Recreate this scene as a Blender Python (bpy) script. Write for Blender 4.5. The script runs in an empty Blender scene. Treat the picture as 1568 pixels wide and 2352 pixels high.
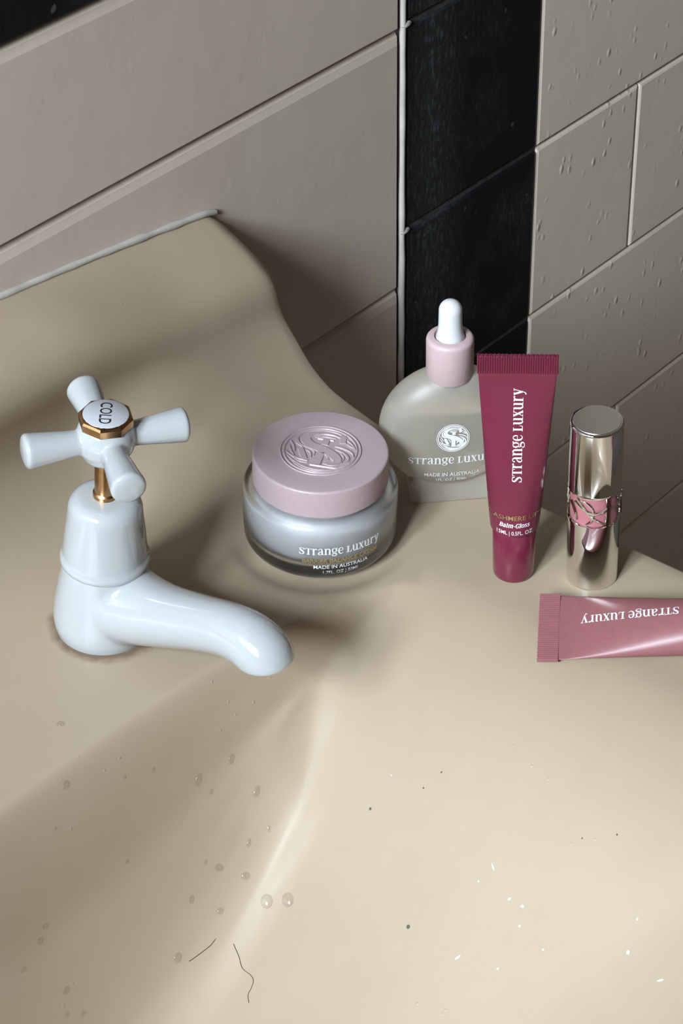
import bpy, bmesh, math, random
from mathutils import Vector, Matrix, Quaternion
random.seed(7)
MM = 0.001
scn = bpy.context.scene
col = scn.collection

# ---------------------------------------------------------------- camera
F_PX, PITCH, YAW, ROLL = 5500.0, math.radians(36.5), math.radians(40.0), math.radians(-0.7)
hd = Vector((math.cos(YAW), math.sin(YAW), 0)); r0 = Vector((math.sin(YAW), -math.cos(YAW), 0)); u0 = Vector((0, 0, 1))
fw = hd * math.cos(PITCH) - u0 * math.sin(PITCH)
up_ = hd * math.sin(PITCH) + u0 * math.cos(PITCH)
rt = r0 * math.cos(ROLL) + up_ * math.sin(ROLL)
up = -r0 * math.sin(ROLL) + up_ * math.cos(ROLL)
cam_d = bpy.data.cameras.new('camera'); cam = bpy.data.objects.new('camera', cam_d); col.objects.link(cam)
m = Matrix((rt, up, -fw)).transposed().to_4x4()
m.translation = Vector((-658.3, -617.1, 583.3)) * MM
cam.matrix_world = m
cam_d.sensor_fit = 'VERTICAL'; cam_d.sensor_height = 36.0; cam_d.lens = 36.0 * F_PX / 2352.0
cam_d.clip_start = 0.02; cam_d.clip_end = 50
scn.camera = cam

# ---------------------------------------------------------------- world, daylight, exposure
w = bpy.data.worlds.new('world'); scn.world = w; w.use_nodes = True
bg = w.node_tree.nodes['Background']; bg.inputs[0].default_value = (1.0, 0.80, 0.60, 1); bg.inputs[1].default_value = 0.075
WIN = dict(x=-1.9, y0=-0.88, y1=-0.08, z0=0.78, z1=1.70)       # opening of the window in the left wall
ld = bpy.data.lights.new('window_daylight', 'AREA'); ld.shape = 'RECTANGLE'
ld.size = WIN['z1'] - WIN['z0']; ld.size_y = WIN['y1'] - WIN['y0']
ld.energy = 218.0; ld.color = (0.78, 0.89, 1.0)
lo = bpy.data.objects.new('window_daylight', ld); col.objects.link(lo)
lo.location = (WIN['x'] - 0.10, (WIN['y0'] + WIN['y1']) / 2, (WIN['z0'] + WIN['z1']) / 2)
lo.rotation_euler = (0, math.radians(-90), 0)
scn.view_settings.view_transform = 'Standard'; scn.view_settings.look = 'None'
scn.view_settings.gamma = 1.0; scn.view_settings.use_curve_mapping = False
scn.view_settings.exposure = 0.04
scn.cycles.max_bounces = 9

# ---------------------------------------------------------------- materials
def nodes_of(name):
    mt = bpy.data.materials.new(name); mt.use_nodes = True
    nt = mt.node_tree
    return mt, nt, nt.nodes['Principled BSDF']
def N(nt, kind, **kw):
    n = nt.nodes.new(kind)
    for k, v in kw.items():
        if isinstance(k, str) and hasattr(n, k): setattr(n, k, v)
        else: n.inputs[k].default_value = v
    return n
def setin(n, **kw):
    for k, v in kw.items(): n.inputs[k.replace('_', ' ')].default_value = v
def ramp(nt, src, pts):
    r = nt.nodes.new('ShaderNodeValToRGB')
    while len(r.color_ramp.elements) < len(pts): r.color_ramp.elements.new(0.5)
    for e, (p, c) in zip(r.color_ramp.elements, pts):
        e.position = p; e.color = c if len(c) == 4 else (*c, 1)
    nt.links.new(src, r.inputs[0]); return r
def coords(nt): return nt.nodes.new('ShaderNodeTexCoord').outputs['Object']
def geo_pos(nt): return nt.nodes.new('ShaderNodeNewGeometry').outputs['Position']
def noise(nt, vec, scale, detail=3, rough=0.5):
    n = nt.nodes.new('ShaderNodeTexNoise'); setin(n, Scale=scale, Detail=detail, Roughness=rough)
    nt.links.new(vec, n.inputs['Vector']); return n.outputs['Fac']
def math_n(nt, op, a, b=None, clamp=False):
    n = nt.nodes.new('ShaderNodeMath'); n.operation = op; n.use_clamp = clamp
    for i, s in enumerate((a, b)):
        if s is None: continue
        if isinstance(s, (int, float)): n.inputs[i].default_value = s
        else: nt.links.new(s, n.inputs[i])
    return n.outputs[0]
def mix_c(nt, fac, a, b):
    n = nt.nodes.new('ShaderNodeMix'); n.data_type = 'RGBA'
    for idx, s in ((0, fac), (6, a), (7, b)):
        if isinstance(s, (int, float)): n.inputs[idx].default_value = s
        elif isinstance(s, tuple): n.inputs[idx].default_value = s if len(s) == 4 else (*s, 1)
        else: nt.links.new(s, n.inputs[idx])
    return n.outputs[2]
def bump(nt, b, height, strength, dist, prev=None):
    n = nt.nodes.new('ShaderNodeBump'); n.inputs['Strength'].default_value = strength; n.inputs['Distance'].default_value = dist
    nt.links.new(height, n.inputs['Height'])
    if prev is not None: nt.links.new(prev, n.inputs['Normal'])
    nt.links.new(n.outputs[0], b.inputs['Normal']); return n.outputs[0]
def simple(name, c, rough=0.4, metal=0.0, coat=0.0, spec=0.5, nscale=None, namp=0.06, bscale=None, bstr=0.1, bdist=0.0005, coat_rough=0.05):
    mt, nt, b = nodes_of(name)
    if metal == 0: c = tuple(q * 0.80 for q in c)
    setin(b, Roughness=rough, Metallic=metal); b.inputs['Coat Weight'].default_value = coat
    b.inputs['Coat Roughness'].default_value = coat_rough; b.inputs['Specular IOR Level'].default_value = spec
    v = coords(nt)
    if nscale:
        f = noise(nt, v, nscale, 4)
        lo_, hi_ = tuple(max(0, x * (1 - namp)) for x in c), tuple(min(1, x * (1 + namp)) for x in c)
        nt.links.new(ramp(nt, f, [(0.3, lo_), (0.7, hi_)]).outputs[0], b.inputs['Base Color'])
    else: b.inputs['Base Color'].default_value = (*c, 1)
    if bscale: bump(nt, b, noise(nt, v, bscale, 3), bstr, bdist)
    return mt
M = {}
# cream glazed ceramic, a little worn
mt, nt, b = nodes_of('cream_ceramic'); M['ceramic'] = mt
v = geo_pos(nt)
f1 = noise(nt, v, 9.0, 4, 0.6); f2 = noise(nt, v, 55.0, 5, 0.65)
c1 = ramp(nt, f1, [(0.3, (0.352, 0.276, 0.192)), (0.7, (0.390, 0.311, 0.222))]).outputs[0]
st = ramp(nt, f2, [(0.60, (0, 0, 0)), (0.78, (1, 1, 1))]).outputs[0]
c2 = mix_c(nt, math_n(nt, 'MULTIPLY', st, 0.18), c1, (0.40, 0.31, 0.21))
# rusty grime where the tap meets the basin: ring of dirt with a ragged edge
sep = nt.nodes.new('ShaderNodeSeparateXYZ'); nt.links.new(v, sep.inputs[0])
dx = math_n(nt, 'SUBTRACT', sep.outputs[0], -0.1691); dy = math_n(nt, 'SUBTRACT', sep.outputs[1], -0.0885)
rr = math_n(nt, 'SQRT', math_n(nt, 'ADD', math_n(nt, 'MULTIPLY', dx, dx), math_n(nt, 'MULTIPLY', dy, dy)))
rr = math_n(nt, 'ADD', rr, math_n(nt, 'MULTIPLY', math_n(nt, 'SUBTRACT', noise(nt, v, 160, 4, .7), 0.5), 0.006))
g = ramp(nt, rr, [(0.0196, (1, 1, 1)), (0.0214, (0, 0, 0))]).outputs[0]
c3 = mix_c(nt, math_n(nt, 'MULTIPLY', g, 0.75), c2, (0.10, 0.055, 0.03))
nt.links.new(c3, b.inputs['Base Color'])
setin(b, Roughness=0.42); b.inputs['Specular IOR Level'].default_value = 0.27; b.inputs['Coat Weight'].default_value = 0.10; b.inputs['Coat Roughness'].default_value = 0.13
nb = bump(nt, b, noise(nt, v, 30, 2, .4), 0.12, 0.002)
vo = nt.nodes.new('ShaderNodeTexVoronoi'); setin(vo, Scale=170.0); nt.links.new(v, vo.inputs['Vector'])
pim = ramp(nt, vo.outputs['Distance'], [(0.0, (1, 1, 1)), (0.12, (0, 0, 0))]).outputs[0]
bump(nt, b, math_n(nt, 'MULTIPLY', pim, ramp(nt, noise(nt, v, 18, 2), [(0.55, (0, 0, 0)), (0.65, (1, 1, 1))]).outputs[0]), 0.35, 0.0006, nb)

def painted(name, ca, cb, blob, blob_scale=150):
    mt, nt, b = nodes_of(name); v = geo_pos(nt)
    f = noise(nt, v, 7, 4, 0.6)
    c = ramp(nt, f, [(0.3, ca), (0.7, cb)]).outputs[0]
    sp = ramp(nt, noise(nt, v, 95, 2, .5), [(0.74, (0, 0, 0)), (0.80, (1, 1, 1))]).outputs[0]
    c = mix_c(nt, math_n(nt, 'MULTIPLY', sp, 0.18), c, (0.08, 0.07, 0.065))
    nt.links.new(c, b.inputs['Base Color']); setin(b, Roughness=0.46)
    n1 = bump(nt, b, noise(nt, v, 45, 3, .5), 0.18, 0.0012)
    n2 = bump(nt, b, noise(nt, v, 900, 2, .5), 0.10, 0.0002, n1)
    mp = nt.nodes.new('ShaderNodeMapping'); mp.inputs['Scale'].default_value = (1, 1, 0.65); nt.links.new(v, mp.inputs['Vector'])
    vo = nt.nodes.new('ShaderNodeTexVoronoi'); setin(vo, Scale=blob_scale); nt.links.new(mp.outputs[0], vo.inputs['Vector'])
    pim = ramp(nt, vo.outputs['Distance'], [(0.08, (1, 1, 1)), (0.30, (0, 0, 0))]).outputs[0]
    msk = ramp(nt, noise(nt, v, 38, 3, .6), [(0.50, (0, 0, 0)), (0.62, (1, 1, 1))]).outputs[0]
    bump(nt, b, math_n(nt, 'MULTIPLY', pim, msk), blob, 0.0012, n2)
    return mt
M['paint_smooth'] = painted('grey_painted_board', (0.570, 0.470, 0.400), (0.620, 0.516, 0.442), 0.05)
M['paint_drip_lit'] = painted('grey_painted_tile_lit', (0.700, 0.595, 0.498), (0.760, 0.650, 0.550), 0.32)  # same paint as the left slabs, lightened to stand for brighter light here
M['grout'] = simple('grout', (0.36, 0.335, 0.305), 0.7, nscale=60, namp=0.15)
M['white_filler'] = simple('white_filler', (0.56, 0.52, 0.46), 0.55, nscale=80, namp=0.12, bscale=300, bstr=0.3, bdist=0.0006)
# black painted tile with chalky rubbed marks
mt, nt, b = nodes_of('black_painted_tile'); M['black_tile'] = mt; v = geo_pos(nt)
mp = nt.nodes.new('ShaderNodeMapping'); mp.inputs['Scale'].default_value = (1, 1, 0.35); nt.links.new(v, mp.inputs['Vector'])
sep = nt.nodes.new('ShaderNodeSeparateXYZ'); nt.links.new(v, sep.inputs[0])
fine = ramp(nt, noise(nt, mp.outputs[0], 420, 5, .75), [(0.50, (0, 0, 0)), (0.72, (1, 1, 1))]).outputs[0]
patch = ramp(nt, noise(nt, v, 24, 3, .6), [(0.47, (0, 0, 0)), (0.66, (1, 1, 1))]).outputs[0]
edge = math_n(nt, 'SUBTRACT', 1.0, math_n(nt, 'DIVIDE', math_n(nt, 'ABSOLUTE', math_n(nt, 'SUBTRACT', sep.outputs[0], 0.147)), 0.030), True)
band = math_n(nt, 'MULTIPLY', math_n(nt, 'MAXIMUM', math_n(nt, 'MULTIPLY', edge, 0.8), math_n(nt, 'MULTIPLY', patch, 0.35)), math_n(nt, 'ADD', math_n(nt, 'MULTIPLY', fine, 0.6), 0.12))
scr = ramp(nt, noise(nt, v, 130, 1, .3), [(0.735, (0, 0, 0)), (0.76, (1, 1, 1))]).outputs[0]
c = mix_c(nt, band, (0.0035, 0.0042, 0.0055), (0.150, 0.165, 0.165))
c = mix_c(nt, math_n(nt, 'MULTIPLY', scr, 0.35), c, (0.16, 0.16, 0.15))
nt.links.new(c, b.inputs['Base Color']); setin(b, Roughness=0.62); b.inputs['Specular IOR Level'].default_value = 0.25
n1 = bump(nt, b, noise(nt, mp.outputs[0], 200, 4, .6), 0.35, 0.0008)
M['black_grout'] = simple('black_grout', (0.055, 0.056, 0.052), 0.8, nscale=200, namp=0.5)
M['enamel'] = simple('white_enamel', (0.475, 0.495, 0.50), 0.10, coat=0.6, bscale=160, bstr=0.05, bdist=0.0006, coat_rough=0.015)
M['brass'] = simple('brass', (0.42, 0.235, 0.105), 0.26, metal=1.0, nscale=120, namp=0.35, bscale=400, bstr=0.08)
M['disc_white'] = simple('enamel_disc', (0.52, 0.53, 0.56), 0.35)
M['ink_black'] = simple('black_ink', (0.012, 0.010, 0.012), 0.5)
M['pink_lid'] = simple('dusty_pink_plastic', (0.475, 0.36, 0.375), 0.42, nscale=500, namp=0.03, bscale=2500, bstr=0.06, bdist=0.0002)
M['pink_collar'] = simple('pale_pink_plastic', (0.60, 0.44, 0.445), 0.45, nscale=500, namp=0.03)
M['teat'] = simple('white_rubber', (0.74, 0.75, 0.76), 0.28, coat=0.2)
M['cream'] = simple('white_cream', (0.70, 0.68, 0.71), 0.5)
M['print_white'] = simple('white_print', (0.80, 0.80, 0.80), 0.5)
M['print_gold'] = simple('gold_foil', (0.42, 0.30, 0.13), 0.35, metal=0.6)
M['print_foil'] = simple('gold_foil_bright', (0.62, 0.46, 0.26), 0.25, metal=0.9)
M['burgundy'] = simple('burgundy_plastic', (0.165, 0.017, 0.042), 0.36, coat=0.15, nscale=300, namp=0.04, coat_rough=0.25)
M['burgundy_cap'] = simple('burgundy_cap', (0.168, 0.018, 0.044), 0.20, coat=0.3)
M['mauve'] = simple('dusky_rose_plastic', (0.300, 0.110, 0.116), 0.36, coat=0.25, nscale=300, namp=0.05, coat_rough=0.22)
M['silver'] = simple('polished_silver', (0.80, 0.78, 0.745), 0.045, metal=1.0)
M['silver_top'] = simple('brushed_silver', (0.78, 0.76, 0.73), 0.24, metal=1.0, bscale=1500, bstr=0.05, bdist=0.0001)
M['rose'] = simple('rose_core', (0.46, 0.165, 0.19), 0.28, coat=0.4)
def glass(name, c, rough, ior=1.45, diff=0.0):
    mt, nt, b = nodes_of(name)
    setin(b, Roughness=rough, IOR=ior); b.inputs['Base Color'].default_value = (*c, 1)
    b.inputs['Transmission Weight'].default_value = 1.0 - diff
    bump(nt, b, noise(nt, coords(nt), 1500, 2), 0.05, 0.0001)
    return mt
M['frost_jar'] = glass('frosted_jar_glass', (0.93, 0.95, 0.94), 0.30)
M['frost_bottle'] = glass('frosted_bottle_glass', (0.83, 0.77, 0.66), 0.42, diff=0.22)
M['serum'] = glass('clear_serum', (0.90, 0.88, 0.80), 0.02, 1.36)
mt, nt, b = nodes_of('water'); M['water'] = mt
nt.nodes.remove(b); o_ = nt.nodes['Material Output']
tr_ = nt.nodes.new('ShaderNodeBsdfTransparent'); tr_.inputs[0].default_value = (0.94, 0.93, 0.91, 1)
gl_ = nt.nodes.new('ShaderNodeBsdfGlossy'); gl_.inputs['Roughness'].default_value = 0.03
lw_ = nt.nodes.new('ShaderNodeLayerWeight'); lw_.inputs[0].default_value = 0.5
fr_ = math_n(nt, 'ADD', math_n(nt, 'MULTIPLY', math_n(nt, 'POWER', lw_.outputs['Facing'], 3.0), 0.6), 0.04)
mx_ = nt.nodes.new('ShaderNodeMixShader'); nt.links.new(fr_, mx_.inputs[0]); nt.links.new(tr_.outputs[0], mx_.inputs[1]); nt.links.new(gl_.outputs[0], mx_.inputs[2]); nt.links.new(mx_.outputs[0], o_.inputs[0])
M['hair'] = simple('dark_hair', (0.05, 0.032, 0.02), 0.4)
M['fleck_mat'] = simple('fleck_white', (0.86, 0.86, 0.84), 0.5)
M['speck'] = simple('dark_speck', (0.10, 0.085, 0.065), 0.7)
M['room'] = simple('room_plaster', (0.55, 0.52, 0.47), 0.7, nscale=6)
M['floor'] = simple('floor_lino', (0.22, 0.20, 0.18), 0.5, nscale=12, namp=0.2)
M['frame_white'] = simple('white_gloss_paint', (0.75, 0.75, 0.73), 0.35, nscale=30)
# ---------------------------------------------------------------- mesh helpers (all in millimetres)
def link(name, me, mat, parent=None):
    o = bpy.data.objects.new(name, me); col.objects.link(o)
    if mat is not None: me.materials.append(M[mat] if isinstance(mat, str) else mat)
    if parent is not None: o.parent = parent
    return o
def mesh(name, vs, fs, mat, parent=None, smooth=True, angle=40):
    me = bpy.data.meshes.new(name)
    me.from_pydata([(x * MM, y * MM, z * MM) for x, y, z in vs], [], fs)
    bm = bmesh.new(); bm.from_mesh(me); bmesh.ops.recalc_face_normals(bm, faces=bm.faces)
    if smooth:
        for f in bm.faces: f.smooth = True
        lim = math.radians(angle)
        for e in bm.edges:
            if len(e.link_faces) == 2 and e.calc_face_angle(0) > lim: e.smooth = False
    bm.to_mesh(me); bm.free()
    return link(name, me, mat, parent)
def thing(name, label, cat, loc, rot=None, group=None):
    o = bpy.data.objects.new(name, None); col.objects.link(o); o.empty_display_size = 0.01
    o.location = Vector(loc) * MM
    if rot is not None: o.rotation_mode = 'QUATERNION'; o.rotation_quaternion = rot
    o['label'] = label; o['category'] = cat
    if group: o['group'] = group
    return o
def tag(o, label, cat, group=None):
    o['label'] = label; o['category'] = cat
    if group: o['group'] = group
    return o
def on_deck(x, y, rz):
    q = Vector((0, 0, 1)).rotation_difference(Vector(deck_normal(x, y)))
    return (x, y, deck_z(x, y)), q @ Quaternion((0, 0, 1), rz)
def lathe(prof, n=64, axis='z', off=(0, 0, 0)):
    vs, fs = [], []
    rings = []
    for r, z in prof:
        if r < 1e-6: rings.append([len(vs)]); vs.append((0, 0, z)); continue
        rings.append(list(range(len(vs), len(vs) + n)))
        for i in range(n):
            a = 2 * math.pi * i / n; vs.append((r * math.cos(a), r * math.sin(a), z))
    for A, B in zip(rings, rings[1:]):
        for i in range(n):
            j = (i + 1) % n
            if len(A) == 1 and len(B) == 1: continue
            if len(A) == 1: fs.append((A[0], B[i], B[j]))
            elif len(B) == 1: fs.append((A[i], A[j], B[0]))
            else: fs.append((A[i], A[j], B[j], B[i]))
    if axis == 'y': vs = [(x, -z, y) for x, y, z in vs]
    return [(x + off[0], y + off[1], z + off[2]) for x, y, z in vs], fs
def arc(cx, cz, r, a0, a1, n=6):
    return [(cx + r * math.cos(math.radians(a0 + (a1 - a0) * i / n)), cz + r * math.sin(math.radians(a0 + (a1 - a0) * i / n))) for i in range(n + 1)]
def catmull(pts, n=6):
    out = []
    P = [pts[0]] + list(pts) + [pts[-1]]
    for i in range(1, len(P) - 2):
        for k in range(n):
            t = k / n
            out.append(tuple(0.5 * (2 * b + (c - a) * t + (2 * a - 5 * b + 4 * c - d) * t * t + (3 * b - a - 3 * c + d) * t ** 3)
                             for a, b, c, d in zip(P[i - 1], P[i], P[i + 1], P[i + 2])))
    out.append(tuple(pts[-1])); return out
def tube(path, radii, n=20, cap=True, flat=1.0):
    """round bar along a path; radii per point"""
    vs, fs = [], []
    P = [Vector(p) for p in path]; ref = Vector((0.13, 0.2, 0.97))
    for i, p in enumerate(P):
        t = (P[min(i + 1, len(P) - 1)] - P[max(i - 1, 0)]).normalized()
        s = t.cross(ref)
        if s.length < 1e-3: s = t.cross(Vector((1, 0, 0)))
        s.normalize(); q = s.cross(t)
        for k in range(n):
            a = 2 * math.pi * k / n
            vs.append(tuple(p + (s * math.cos(a) + q * math.sin(a) * flat) * radii[i]))
    for i in range(len(P) - 1):
        for k in range(n):
            j = (k + 1) % n; fs.append((i * n + k, i * n + j, (i + 1) * n + j, (i + 1) * n + k))
    if cap:
        fs.append(tuple(range(n))[::-1]); fs.append(tuple(range((len(P) - 1) * n, len(P) * n)))
    return vs, fs
def box(x0, x1, y0, y1, z0, z1):
    vs = [(x, y, z) for z in (z0, z1) for y in (y0, y1) for x in (x0, x1)]
    return vs, [(0, 2, 3, 1), (4, 5, 7, 6), (0, 1, 5, 4), (2, 6, 7, 3), (0, 4, 6, 2), (1, 3, 7, 5)]
def join(*parts):
    vs, fs = [], []
    for v, f in parts:
        o = len(vs); vs += list(v); fs += [tuple(i + o for i in q) for q in f]
    return vs, fs
def fused(name, parts, mat, parent, voxel=0.8, iters=10, fac=0.5):
    """overlapping closed shapes melted into one continuous skin"""
    vs, fs = join(*parts)
    me = bpy.data.meshes.new('tmp'); me.from_pydata([(x * MM, y * MM, z * MM) for x, y, z in vs], [], fs)
    bm = bmesh.new(); bm.from_mesh(me); bmesh.ops.recalc_face_normals(bm, faces=bm.faces); bm.to_mesh(me); bm.free()
    t = bpy.data.objects.new('tmp', me); col.objects.link(t)
    r = t.modifiers.new('r', 'REMESH'); r.mode = 'VOXEL'; r.voxel_size = voxel * MM; r.use_smooth_shade = True
    s = t.modifiers.new('s', 'SMOOTH'); s.factor = fac; s.iterations = iters
    dg = bpy.context.evaluated_depsgraph_get()
    out = bpy.data.meshes.new_from_object(t.evaluated_get(dg)); out.name = name
    bpy.data.objects.remove(t); bpy.data.meshes.remove(me)
    for p in out.polygons: p.use_smooth = True
    out.materials.clear()
    return link(name, out, mat, parent)

# ---------------------------------------------------------------- lettering
def bar(x0, y0, x1, y1, w): return [(x0, y0, w), (x1, y1, w)]
GLY = {
 'S': (.74, [[(.60,.74,.07),(.55,.92,.07),(.36,.985,.07),(.17,.92,.13),(.13,.76,.18),(.28,.58,.21),(.48,.45,.21),(.58,.27,.18),(.52,.09,.12),(.32,.015,.07),(.13,.06,.06),(.06,.26,.07)], bar(.62,.72,.62,1.0,.07), bar(.05,.0,.05,.28,.07)]),
 'T': (.84, [bar(.41,0,.41,.98,.2), bar(.04,.965,.78,.965,.07), [(.05,.98,.09),(.0,.70,.03)], [(.77,.98,.09),(.82,.70,.03)], bar(.2,.03,.62,.03,.06)]),
 'r': (.70, [bar(.2,0,.2,.97,.2), bar(0,.955,.26,.955,.07), bar(.02,.03,.42,.03,.06), [(.27,.68,.07),(.36,.88,.09),(.50,.95,.13),(.60,.86,.2)]]),
 'a': (.76, [[(.10,.76,.17),(.18,.94,.08),(.34,.98,.08),(.50,.88,.15),(.53,.62,.2),(.53,.2,.2),(.60,.05,.1),(.73,.06,.05)], [(.5,.58,.06),(.27,.50,.1),(.09,.26,.18),(.19,.04,.1),(.36,.05,.06),(.5,.2,.06)]]),
 'n': (.94, [bar(.2,0,.2,.97,.2), bar(0,.955,.26,.955,.07), bar(.02,.03,.40,.03,.06), [(.27,.72,.07),(.38,.92,.09),(.54,.95,.14),(.68,.78,.2),(.70,.5,.2),(.70,0,.2)], bar(.52,.03,.90,.03,.06)]),
 'g': (.76, [[(.33,.98,.07),(.14,.90,.13),(.08,.68,.18),(.16,.45,.13),(.33,.37,.07),(.51,.45,.13),(.58,.68,.18),(.51,.90,.13),(.33,.98,.07)], [(.52,.86,.06),(.62,.98,.09),(.74,.94,.12)], [(.18,.42,.06),(.10,.30,.08),(.17,.20,.12),(.45,.16,.17),(.62,.02,.15),(.54,-.16,.09),(.28,-.22,.07),(.07,-.14,.1),(.10,.03,.07),(.24,.14,.05)]]),
 'e': (.74, [bar(.1,.53,.62,.53,.06), [(.62,.53,.09),(.58,.83,.13),(.37,.98,.07),(.16,.82,.15),(.10,.5,.2),(.18,.17,.17),(.40,.02,.1),(.58,.09,.06),(.66,.23,.05)]]),
 'L': (.76, [bar(.25,0,.25,.98,.2), bar(.04,.965,.48,.965,.06), bar(.04,.035,.66,.035,.07), [(.64,.03,.1),(.70,.36,.03)]]),
 'u': (.90, [[(.18,.97,.2),(.18,.55,.2),(.19,.25,.2),(.32,.05,.13),(.48,.06,.08),(.62,.22,.06)], bar(0,.955,.24,.955,.07), bar(.66,.97,.66,0,.2), bar(.48,.955,.7,.955,.07), bar(.66,.03,.86,.03,.06)]),
 'x': (.76, [bar(.12,.97,.60,.02,.2), bar(.60,.97,.10,.02,.07), bar(.0,.965,.32,.965,.06), bar(.44,.965,.74,.965,.06), bar(-.02,.03,.26,.03,.06), bar(.42,.03,.76,.03,.06)]),
 'y': (.74, [bar(.12,.97,.40,.1,.2), [(.64,.97,.07),(.40,.1,.08),(.26,-.22,.09),(.08,-.24,.14)], bar(.0,.965,.32,.965,.06), bar(.48,.965,.78,.965,.06)]),
 'B': (.84, [bar(.2,0,.2,1.25,.2), bar(.04,1.22,.4,1.22,.07), bar(.04,.03,.4,.03,.07), [(.36,1.22,.07),(.62,1.15,.14),(.66,.92,.2),(.55,.7,.13),(.25,.66,.07)], [(.3,.66,.07),(.62,.6,.14),(.72,.35,.2),(.6,.1,.14),(.36,.03,.07)]]),
 'l': (.44, [bar(.2,0,.2,1.3,.2), bar(.02,1.28,.26,1.28,.06), bar(.02,.03,.40,.03,.06)]),
 'm': (1.34, [bar(.2,0,.2,.97,.2), bar(0,.955,.26,.955,.07), bar(.02,.03,.40,.03,.06), [(.27,.75,.07),(.40,.94,.1),(.54,.94,.14),(.65,.78,.2),(.66,0,.2)], [(.72,.75,.07),(.85,.94,.1),(.98,.94,.14),(1.10,.78,.2),(1.11,0,.2)], bar(.95,.03,1.3,.03,.06)]),
 '-': (.5, [bar(.05,.5,.42,.5,.13)]),
 'G': (.95, [[(.80,.88,.08),(.74,1.13,.09),(.5,1.25,.08),(.22,1.08,.17),(.12,.62,.22),(.22,.18,.17),(.48,.01,.08),(.7,.1,.09),(.76,.25,.12)], bar(.74,.0,.74,.52,.18), bar(.56,.52,.92,.52,.07), bar(.82,.85,.82,1.25,.06)]),
 'o': (.78, [[(.37,.98,.07),(.15,.82,.16),(.10,.5,.2),(.15,.18,.16),(.37,.02,.07),(.59,.18,.16),(.64,.5,.2),(.59,.82,.16),(.37,.98,.07)]]),
 's': (.62, [[(.48,.72,.07),(.42,.92,.07),(.27,.98,.07),(.12,.86,.13),(.14,.68,.17),(.32,.5,.18),(.48,.34,.18),(.48,.14,.14),(.3,.02,.07),(.14,.05,.06),(.07,.26,.07)]]),
}
def word_strokes(txt, shear=0.0, track=0.03, bold=0.0):
    x, out = 0.0, []
    for ch in txt:
        if ch == ' ': x += .30; continue
        adv, st = GLY[ch]
        for s in st: out.append([(x + px + shear * py, py, wd + bold) for px, py, wd in s])
        x += adv + track
    return out, x - track
def ribbons(strokes, scale, mapf, h, n=5, lip=0.0):
    """strokes (x,y,width) -> low raised ribbons laid on a surface by mapf(u, v, height)"""
    vs, fs = [], []
    for s in strokes:
        if len(s) > 2: P = catmull(s, n)
        else: P = [tuple(a + (b - a) * k / 4 for a, b in zip(s[0], s[1])) for k in range(5)]
        base = len(vs)
        for i, (x, y, wd) in enumerate(P):
            a, c = P[max(i - 1, 0)], P[min(i + 1, len(P) - 1)]
            tx, ty = c[0] - a[0], c[1] - a[1]; l = math.hypot(tx, ty) or 1
            nx, ny = -ty / l, tx / l; hw = max(wd, 0.02) / 2
            li = min(lip / scale, hw * .7) if lip else 0
            for o, hh in ((-hw, 0.0), (-hw + li, h), (hw - li, h), (hw, 0.0)):
                vs.append(mapf((x + nx * o) * scale, (y + ny * o) * scale, hh))
        for i in range(len(P) - 1):
            a, b2 = base + i * 4, base + i * 4 + 4
            for k in range(3): fs.append((a + k, a + k + 1, b2 + k + 1, b2 + k))
        fs.append((base + 3, base + 2, base + 1, base)); e = base + (len(P) - 1) * 4
        fs.append((e, e + 1, e + 2, e + 3))
    return vs, fs
def type_flat(txt, cap_h, width=None, bold=0.0, spacing=1.0):
    """plain sans lettering from the built-in face, centred, in mm: (verts2d, faces)"""
    cu = bpy.data.curves.new('t', 'FONT'); cu.body = txt; cu.align_x = 'CENTER'; cu.fill_mode = 'FRONT'
    cu.offset = bold; cu.space_character = spacing; cu.resolution_u = 3
    o = bpy.data.objects.new('t', cu); col.objects.link(o)
    dg = bpy.context.evaluated_depsgraph_get(); me = bpy.data.meshes.new_from_object(o.evaluated_get(dg))
    bm = bmesh.new(); bm.from_mesh(me); bmesh.ops.triangulate(bm, faces=bm.faces)
    long_ = [e for e in bm.edges if e.calc_length() > 0.35]
    if long_: bmesh.ops.subdivide_edges(bm, edges=long_, cuts=2); bmesh.ops.triangulate(bm, faces=bm.faces)
    bm.verts.index_update()
    P = [(v.co.x, v.co.y) for v in bm.verts]; Fs = [tuple(v.index for v in f.verts) for f in bm.faces]
    bm.free(); bpy.data.objects.remove(o); bpy.data.curves.remove(cu); bpy.data.meshes.remove(me)
    y1 = max(p[1] for p in P); y0 = 0.0; x0, x1 = min(p[0] for p in P), max(p[0] for p in P)
    sy = cap_h / (y1 - y0); sx = (width / (x1 - x0)) if width else sy
    xm = (x0 + x1) / 2
    return [((x - xm) * sx, y * sy) for x, y in P], Fs
def lay(flat, mapf, h=0.06):
    P, Fs = flat
    return [mapf(u, v, h) for u, v in P], Fs

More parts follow.
